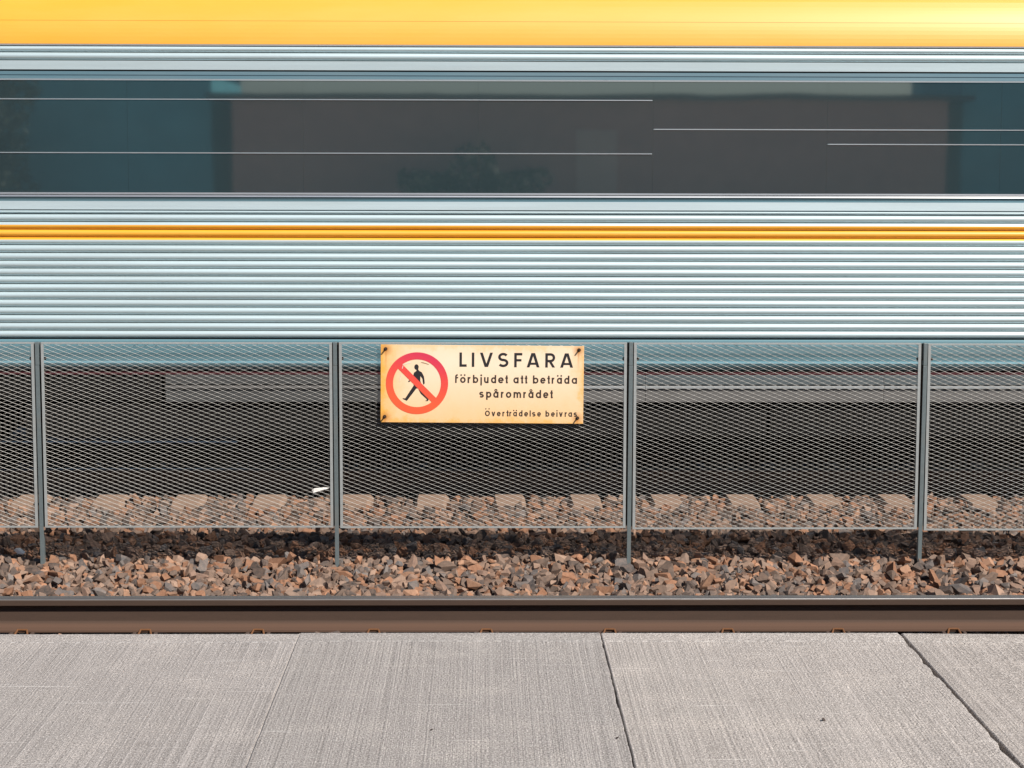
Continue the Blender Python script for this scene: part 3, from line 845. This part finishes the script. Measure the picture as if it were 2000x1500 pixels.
mesh_cache = None
for i in range(len(PXS) - 1):
    xa, xb = PXS[i] + 0.022, PXS[i + 1] - 0.022
    za, zb = (pbot[i] + pbot[i + 1]) / 2, (ptop[i] + ptop[i + 1]) / 2 - 0.001
    tz = (ptop[i + 1] - ptop[i])
    y0, y1 = FY - 0.024, FY + 0.006
    fw, th = 0.017, 0.005
    m = MB()
    # L-section: front leg and inward leg, four sides, mitred by butting
    m.box(xa, xb, y0, y0 + th, zb - 0.009, zb)                       # top front leg
    m.box(xa, xb, y0 + th, y1, zb - 0.0052, zb - 0.0002)                  # top inward leg
    m.box(xa, xb, y0 + 0.001, y0 + th, za, za + 0.011)
    m.box(xa, xb, y0 + th, y1, za + 0.0002, za + 0.0052)
    m.box(xa, xa + fw, y0 + 0.0006, y0 + th, za + 0.0111, zb - 0.0091)
    m.box(xa + 0.0002, xa + 0.0052, y0 + th, y1, za + 0.0053, zb - 0.0053)
    m.box(xb - fw, xb, y0 + 0.0006, y0 + th, za + 0.0111, zb - 0.0091)
    m.box(xb - 0.0052, xb - 0.0002, y0 + th, y1, za + 0.0053, zb - 0.0053)
    po = m.build('panel_frame', [M['galv']], fence, loc=(xa, FY, za))
    mw_, mh = xb - xa - 0.012, zb - za - 0.012
    if mesh_cache is None: mesh_cache = (strand_mesh(mw_, mh), mw_, mh)
    mo = bpy.data.objects.new('expanded_mesh', mesh_cache[0]); COL.objects.link(mo); mo.parent = po
    mo.location = (0.006, -0.012, 0.006); mo.scale = (mw_ / mesh_cache[1], 1, mh / mesh_cache[2])

# ------------------------------------------------------------------ warning sign
SCX, SCY, SCZ = -0.0128, 12.012, 1.1485
U = 1.264 / 396.5
tiltS = 0.0095 - 0.0
sign = mesh_root = None
sb = MB(); sb.cbox(-0.632, 0.632, 0.0, 0.003, -0.2435, 0.2435, 0.001)
sign = sb.build('warning_sign', [M['sign']], loc=(0, 0, 0))
sign.location = (SCX, SCY, SCZ); sign.rotation_euler = (0, R(0.45), 0)
WL[sign.name] = Vector((0, 0, 0))
tag(sign, 'yellowed Swedish warning sign with red no-walking ring bolted to the mesh fence', 'sign')
def P(x, y):       # drawing grid of the sign face -> metres from its middle
    u = (x - 743.5) * U - 0.632; v = 0.2435 - ((y - 673.2) - (x - 743.5) * 0.0085) * U
    return u, v
lev = [0]
class Flat:
    def __init__(s): s.v = []; s.f = []
    def poly(s, pts_, step=True):
        if step: lev[0] = (lev[0] + 1) % 12
        d = -0.0004 - 0.00003 * lev[0]
        a = sum(pts_[i][0] * pts_[(i+1) % len(pts_)][1] - pts_[(i+1) % len(pts_)][0] * pts_[i][1] for i in range(len(pts_)))
        if a < 0: pts_ = pts_[::-1]
        b = len(s.v); s.v += [(p[0], d, p[1]) for p in pts_]; s.f.append(tuple(range(b, b + len(pts_))))
    def px(s, pts_): s.poly([P(*p) for p in pts_])
    def stroke(s, pl, w):
        """ribbon along a polyline (drawing units)"""
        pl = [np.array(p, float) for p in pl]; n = len(pl); closed = np.linalg.norm(pl[0] - pl[-1]) < 1e-6
        L, Rr = [], []
        for i in range(n):
            if closed: a = pl[i - 1] if i > 0 else pl[-2]; c = pl[i + 1] if i < n - 1 else pl[1]
            else: a = pl[max(i - 1, 0)]; c = pl[min(i + 1, n - 1)]
            d1 = pl[i] - a; d2 = c - pl[i]
            d1 = d1 / np.linalg.norm(d1) if np.linalg.norm(d1) > 1e-9 else None
            d2 = d2 / np.linalg.norm(d2) if np.linalg.norm(d2) > 1e-9 else None
            if d1 is None: d1 = d2
            if d2 is None: d2 = d1
            n1 = np.array([-d1[1], d1[0]]); n2 = np.array([-d2[1], d2[0]]); mm = n1 + n2
            mm = mm / (mm @ mm) * 2 if mm @ mm > 0.3 else n1
            L.append(pl[i] + mm * w / 2 * 1.0 if True else 0); Rr.append(pl[i] - mm * w / 2)
        lev[0] = (lev[0] + 1) % 12; d = -0.0004 - 0.00003 * lev[0]; b = len(s.v)
        for a, c in zip(L, Rr):
            for q in (a, c):
                u, v = P(*q); s.v.append((u, d, v))
        for i in range(n - 1): s.f.append((b + 2*i, b + 2*i + 1, b + 2*i + 3, b + 2*i + 2))
    def slant(s, x0, y0, x1, y1, w):
        s.px([(x0 - w/2, y0), (x0 + w/2, y0), (x1 + w/2, y1), (x1 - w/2, y1)])
    def dot(s, x, y, r):
        s.px([(x + r * math.cos(t), y + r * math.sin(t)) for t in np.linspace(0, 2 * math.pi, 15)[:-1]])
    def build(s, name, mat, parent):
        # faces must look towards -y
        fs = []
        for f in s.f:
            a, b_, c = (np.array(s.v[i]) for i in f[:3])
            pts3 = [np.array(s.v[i]) for i in f]; nn = np.zeros(3)
            for i in range(len(pts3)): nn += np.cross(pts3[i], pts3[(i + 1) % len(pts3)])
            fs.append(f if nn[1] < 0 else f[::-1])
        me = bpy.data.meshes.new(name); me.from_pydata(s.v, [], fs); me.materials.append(mat); me.update()
        o = bpy.data.objects.new(name, me); COL.objects.link(o); o.parent = parent
        return o
def arc(cx, cy, rx, ry, a0, a1, n=16):
    """angles in degrees, 0 = right, 90 = up (drawing y runs down)"""
    return [(cx + rx * math.cos(R(a)), cy - ry * math.sin(R(a))) for a in np.linspace(a0, a1, n)]

def glyph(F, ch, x0, x1, yb, xh, w):
    h = w / 2; L, Rr, B, T = x0 + h, x1 - h, yb - h, yb - xh + h
    cx, cy, rx, ry = (L + Rr) / 2, (B + T) / 2, (Rr - L) / 2, (B - T) / 2
    asc = yb - xh * 1.36
    def ring(): F.stroke(arc(cx, cy, rx, ry, 90, 450, 25), w)
    def dots(top): [F.dot(cx + k * xh * 0.29, top, w * 0.56) for k in (-1, 1)]
    if ch in 'oöÖ':
        ring()
        if ch == 'ö': dots(yb - xh * 1.31)
        if ch == 'Ö': dots(yb - xh - w * 1.35 - 0.3)
    elif ch in 'aäå':
        ring(); F.stroke([(Rr, yb - xh), (Rr, yb)], w)
        if ch == 'ä': dots(yb - xh * 1.31)
        if ch == 'å': F.stroke(arc(cx, yb - xh * 1.23, xh * .17, xh * .17, 0, 360, 15), w * 0.62)
    elif ch == 'd': ring(); F.stroke([(Rr, asc), (Rr, yb)], w)
    elif ch == 'b': ring(); F.stroke([(L, asc), (L, yb)], w)
    elif ch == 'p': ring(); F.stroke([(L, yb - xh), (L, yb + xh * 0.36)], w)
    elif ch == 'e':
        F.stroke(arc(cx, cy, rx, ry, 0, 322, 24), w); F.stroke([(L + h * 0.5, cy), (Rr + h * 0.8, cy)], w * 0.9)
    elif ch == 'r':
        F.stroke([(L, yb - xh), (L, yb)], w); F.stroke([(L, cy)] + arc(L + (Rr - L) * 0.85, cy, (Rr - L) * 0.85, ry, 175, 78, 9), w)
    elif ch == 'u':
        F.stroke([(L, yb - xh)] + arc(cx, cy + ry * .2, rx, ry * .8, 180, 360, 15) + [(Rr, yb - xh)], w); F.stroke([(Rr, cy), (Rr, yb)], w)
    elif ch == 'm':
        F.stroke([(L, yb - xh), (L, yb)], w)
        for k in (0, 1):
            ccx = L + rx * (0.5 + k)
            F.stroke([(L + rx * k, yb)] + arc(ccx, cy, rx / 2, ry, 180, 0, 13) + [(L + rx * (k + 1), yb)], w)
    elif ch == 'f':
        F.stroke([(cx - h, yb)] + [(cx - h, yb - xh * 1.0)] + arc(Rr + h * .3, yb - xh * 1.08, Rr + h * .3 - cx + h, xh * .25, 180, 88, 8), w); F.stroke([(x0, T), (x1, T)], w * 0.9)
    elif ch == 't':
        xs_ = x0 + (x1 - x0) * 0.56
        F.stroke([(xs_, yb - xh * 1.32), (xs_, yb)], w); F.stroke([(x0, T), (x1, T)], w * 0.9); F.stroke([(xs_, B), (x1, B)], w * 0.9)
    elif ch == 'j':
        F.stroke([(Rr, yb - xh), (Rr, yb + xh * .12)] + arc(x0 + h, yb + xh * .12, Rr - x0 - h, xh * .24, 0, -85, 8), w); F.dot(Rr, yb - xh * 1.30, w * 0.62)
    elif ch == 'i': F.stroke([(cx, yb - xh), (cx, yb)], w); F.dot(cx, yb - xh * 1.33, w * 0.6)
    elif ch == 'l': F.stroke([(cx, asc), (cx, yb)], w)
    elif ch == 'v':
        F.slant(x0 + w*.55, yb - xh, cx, yb, w * 1.08); F.slant(x1 - w*.55, yb - xh, cx, yb, w * 1.08)
    elif ch in 'sS':
        ry2 = (B - T) / 4
        F.stroke(arc(cx, T + ry2, rx * 0.95, ry2, 28, 265, 16) + arc(cx, B - ry2, rx, ry2, 85, -150, 16), w)
    elif ch == 'L': F.stroke([(L, yb - xh), (L, B), (x1, B)], w)
    elif ch == 'I': F.stroke([(cx, yb - xh), (cx, yb)], w)
    elif ch == 'F': F.stroke([(x1, T), (L, T), (L, yb)], w); F.stroke([(L, cy + .3), (x1 - 1.5, cy + .3)], w * .95)
    elif ch == 'V':
        F.slant(x0 + w*.55, yb - xh, cx - .6, yb, w * 1.12); F.slant(x1 - w*.55, yb - xh, cx + .6, yb, w * 1.12)
    elif ch == 'A':
        F.slant(x0 + w*.55, yb, cx - .9, yb - xh, w * 1.12); F.slant(x1 - w*.55, yb, cx + .9, yb - xh, w * 1.12)
        F.px([(x0 + (cx - x0) * .36, yb - xh * .33), (x1 - (cx - x0) * .36, yb - xh * .33), (x1 - (cx - x0) * .26, yb - xh * .18), (x0 + (cx - x0) * .26, yb - xh * .18)])
    elif ch == 'R':
        F.stroke([(L, yb - xh), (L, yb)], w); mid_ = T + (B - T) * .56; rr = (mid_ - T) / 2
        F.stroke([(L, T)] + arc(Rr - rr, T + rr, rr, rr, 90, -90, 14) + [(L, mid_)], w)
        F.slant(cx - .3, mid_ + 1, x1 - w * .55, yb, w * 1.12)

def line(chars, spans, base0, base1, xh, w, mat):
    F = Flat(); prev = None
    a0, a1 = spans[0][0], spans[-1][1]
    for ch, (a, c) in zip(chars, spans):
        k = 7.547
        x0, x1 = 880 + a / k, 880 + c / k
        if prev is not None and xh < 20 and a - prev > xh * 4.9:
            F.build('lettering', mat, sign); F = Flat()
        prev = c
        yb = base0 + 0.0085 * (x0 - (880 + a0 / k))
        hh = xh * 1.24 if ch == 'Ö' else xh
        glyph(F, ch, x0, x1, yb, hh, w)
    return F.build('lettering', mat, sign)
line('LIVSFARA', [(128,235),(310,347),(430,620),(695,850),(935,1053),(1120,1308),(1393,1538),(1613,1803)], 717.1, 718.4, 28.1, 4.9, M['ink'])
line('förbjudetattbeträda', [(67,112),(140,222),(250,303),(328,408),(430,462),(492,560),(595,672),(700,783),(805,845),(925,1003),(1032,1072),(1092,1132),(1213,1295),(1322,1400),(1425,1465),(1490,1540),(1567,1643),(1675,1752),(1785,1865)], 748.7, 749.6, 11.8, 3.05, M['ink_brown'])
line('spårområdet', [(423,492),(525,603),(630,708),(743,793),(817,898),(930,1042),(1073,1123),(1148,1225),(1258,1337),(1367,1445),(1470,1510)], 777.7, 778.2, 11.8, 3.05, M['ink_brown'])
line('Överträdelsebeivras', [(510,583),(607,663),(687,743),(768,808),(826,860),(870,908),(927,983),(1010,1065),(1090,1148),(1170,1187),(1205,1258),(1282,1338),(1405,1462),(1487,1543),(1567,1582),(1605,1660),(1688,1728),(1742,1797),(1820,1872)], 814.2, 815, 8.9, 2.3, M['ink_brown'])

def Q(p): return (740 + p[0] / 10.713, 680 + p[1] / 10.713)
man = Flat()
man.px([Q((785 + 46 * math.cos(t), 402 + 58 * math.sin(t))) for t in np.linspace(0, 2 * math.pi, 25)[:-1]])
man.px([Q(p) for p in [(778,440),(826,425),(824,462),(850,487),(892,508),(916,548),(942,602),(952,660),(958,735),(952,762),(938,770),(925,758),(918,715),(910,650),(868,592),(866,690),(884,740),(860,800),(800,860),(735,790),(712,745),(722,640),(720,572),(733,520),(786,482)]])
man.px([Q(p) for p in [(735,780),(798,836),(587,1114),(494,1072),(502,1058),(552,1062)]])
man.px([Q(p) for p in [(825,868),(878,966),(1002,1080),(1006,1096),(974,1112),(978,1122),(1027,1119),(1042,1088),(930,930)]])
man.px([Q(p) for p in [(612,703),(622,690),(650,678),(722,600),(735,650),(652,704),(630,722),(616,716)]])
man_o = man.build('walking_figure', M['ink'], sign)
ring = Flat()
n = 64; cxp, cyp = 814.4, 749.4
ob = []
for i in range(n + 1):
    t = 2 * math.pi * i / n
    ob.append((P(cxp + 60.8 * math.cos(t), cyp + 60.8 * math.sin(t)), P(cxp + 46.8 * math.cos(t), cyp + 46.8 * math.sin(t))))
b_ = 0
for i in range(n + 1):
    for q in ob[i]: ring.v.append((q[0], -0.0011, q[1]))
for i in range(n): ring.f.append((2*i, 2*i+1, 2*i+3, 2*i+2))
s2 = math.sqrt(.5)
ea, eb_ = 47.6, 6.0
sl = [(cxp - ea*s2 + eb_*s2, cyp - ea*s2 - eb_*s2), (cxp + ea*s2 + eb_*s2, cyp + ea*s2 - eb_*s2), (cxp + ea*s2 - eb_*s2, cyp + ea*s2 + eb_*s2), (cxp - ea*s2 - eb_*s2, cyp - ea*s2 + eb_*s2)]
bb = len(ring.v); ring.v += [(P(*p)[0], -0.00104, P(*p)[1]) for p in sl]; ring.f.append((bb, bb+1, bb+2, bb+3))
ring.build('prohibition_ring', M['sign_red'], sign)
sc1 = Flat(); lev[0] = 0
def scr(F, pts_):
    b = len(F.v); F.v += [(P(*Q(p))[0], -0.0014, P(*Q(p))[1]) for p in pts_]; F.f.append(tuple(range(b, b + len(pts_))))
scr(sc1, [(492,352),(520,336),(650,304),(695,300),(640,322),(520,352)]); scr(sc1, [(500,362),(508,378),(494,438),(484,432)]); scr(sc1, [(466,556),(470,580),(440,700),(428,708)])
sc1.build('scratch', M['scratch'], sign)
sc2 = Flat(); scr(sc2, [(875,300),(930,304),(1045,342),(1035,352),(960,328),(890,312)]); sc2.build('scratch', M['scratch_dark'], sign)
for (bx_, by) in ((753, 682), (1130.3, 684.2), (751.5, 815), (1128.8, 818)):
    u, v = P(bx_, by)
    m = MB(); m.cyl((u, 0.0, v), (u, -0.028, v), 0.005, 10, r1=0.0042); m.cyl((u, -0.0005, v), (u, -0.002, v), 0.011, 16); m.cyl((u, -0.002, v), (u, -0.008, v), 0.0075, 6)
    m.cyl((u, -0.0281, v), (u, -0.031, v), 0.0042, 10, r1=0.002)
    o = m.build('bolt', [M['bolt']], loc=(0, 0, 0)); o.parent = sign

# ------------------------------------------------------------------ litter and grit
def scrap(name, loc, pts_, label, cat):
    bm = bmesh.new(); vs = [bm.verts.new(p) for p in pts_]
    bmesh.ops.convex_hull(bm, input=vs); me = bpy.data.meshes.new(name); bm.to_mesh(me); bm.free(); me.materials.append(M['white'])
    o = inst(me, name, loc); tag(o, label, cat); return o
scrap('litter', (-2.97, 12.25, 0.045), [(-.035,0,.012),(-.02,-.01,.024),(.03,-.012,-.012),(.036,.01,-.004),(0,.02,.02),(-.03,.02,0),(.02,0,-.022),(-.01,-.012,-.012)], 'small white plastic scrap on the ballast left of the leftmost fence post', 'litter')
scrap('litter', (-1.25, 14.68, 0.045), [(-.07,0,.0),(-.05,-.01,.014),(.05,-.012,.012),(.075,.01,.02),(0,.03,.016),(-.03,.03,-.008),(.02,0,-.006),(-.055,-.012,-.02)], 'flat white scrap lying by the sleepers behind the fence', 'litter')
for (x, y, s, lab) in ((-0.173, 6.25, .006, 'tiny dark pebble on the middle platform slab'), (0.433, 6.15, .008, 'small grey pebble beside the open slab joint'), (1.143, 6.36, .008, 'tiny dark pebble on the right-hand platform slab')):
    sv, sf = SHAPES[int(abs(x) * 100) % 60]
    me = tri_mesh('pebble', sv * s, sf, np.repeat(PAL[8][None], len(sv), 0)); me.materials.append(M['stone'])
    tag(inst(me, 'pebble', (x, y, 0.6235 + s * .3)), lab, 'pebble')

# ------------------------------------------------------------------ what the windows mirror: low building and shrubs behind the platform
BY = -12.0
bd = empty('station_building', (2.2, BY, 0.0)); tag(bd, 'low brown boarded station building behind the platform, seen in the train windows', 'building')
m = MB(); m.box(-5.2, 9.6, BY - 7, BY, -0.14, 3.98); m.build('wall', [M['brown_wall']], bd)
m = MB(); m.box(-5.7, 10.1, BY - 7.4, BY + 0.25, 3.985, 4.09); m.build('roof', [M['roof']], bd)
for a, c in ((1.9, 2.75),):
    m = MB(); m.box(a, c, BY + 0.003, BY + 0.06, 1.6, 3.35); w = m.build('window', [M['cream']], bd)
    #, (a+c)/2 + .03, BY + 0.062, BY + 0.09, 1.6, 3.35); q.box(a, c, BY + 0.062, BY + 0.088, 2.4, 2.46); q.build('window_bar', [M['roof']], w)
for xa, xb, lab in ((-16.0, -5.75, 'teal painted shed left of the brown building, added unseen to tint the window reflections'), (10.15, 19.0, 'teal painted shed right of the brown building, added unseen to tint the window reflections')):
    bd = empty('backdrop', ((xa + xb) / 2, BY - 1, 0.0)); tag(bd, lab, 'backdrop')  # unseen teal block, added only to colour the window reflections
    m = MB(); m.box(xa, xb, BY - 6, BY - 1, -0.14, 4.75); m.build('wall', [M['teal_wall']], bd)
    m = MB(); m.box(xa - 0.2, xb + 0.2, BY - 6.2, BY - 0.8, 4.755, 4.9); m.build('roof', [M['roof']], bd)
def shrub(name, x, y, z0, rx, ry, rz, n, label, cat, trunk=0.4):
    rs = np.random.default_rng(int(abs(x * 100)) + 5)
    d = rs.normal(0, 1, (n, 3)); d /= np.linalg.norm(d, axis=1)[:, None]
    rad = rs.uniform(0.25, 1.0, n) ** 0.5
    lump = 0.75 + 0.35 * np.sin(d[:, 0] * 5 + 1.3) * np.cos(d[:, 2] * 6) 
    c = d * (rad * lump)[:, None] * np.array([rx, ry, rz]) + np.array([x, y, z0 + rz])
    V, Fc = [], []
    s = rs.uniform(.05, .11, n)
    for i in range(n):
        a = rs.normal(0, 1, 3); a /= np.linalg.norm(a); b = np.cross(a, rs.normal(0, 1, 3)); b /= np.linalg.norm(b)
        k = len(V); V += [c[i] - a * s[i], c[i] + b * s[i] * .5, c[i] + a * s[i], c[i] - b * s[i] * .5]; Fc.append((k, k+1, k+2, k+3))
    root = empty(name, (x, y, 0.6)); tag(root, label, cat)
    mesh_obj('crown', V, Fc, M['leaf'], root)
    t = MB(); t.cyl((x, y, 0.0), (x + .05, y, z0 + rz), 0.09 * trunk * 2, 9, r1=0.03)
    for k in range(6):
        a = k * 1.1; t.cyl((x, y, z0 + .3 * rz), (x + math.cos(a) * rx * .7, y + math.sin(a) * ry * .7, z0 + rz * (1 + .3 * math.sin(k))), 0.03, 6, r1=.01)
    t.build('trunk', [M['bark']], root)
shrub('bush', -0.3, -10.2, 0.5, 2.0, 1.0, 1.25, 4200, 'leafy green bush in front of the brown building, mirrored in the windows', 'bush')
shrub('tree', -10.6, -11.2, 0.7, 1.9, 1.4, 2.3, 7000, 'leafy tree in front of the left teal shed, mirrored in the windows', 'tree', 0.8)
shrub('tree', 13.2, -11.4, 0.7, 1.8, 1.4, 2.2, 6000, 'leafy tree in front of the right teal shed, mirrored in the windows', 'tree', 0.8)
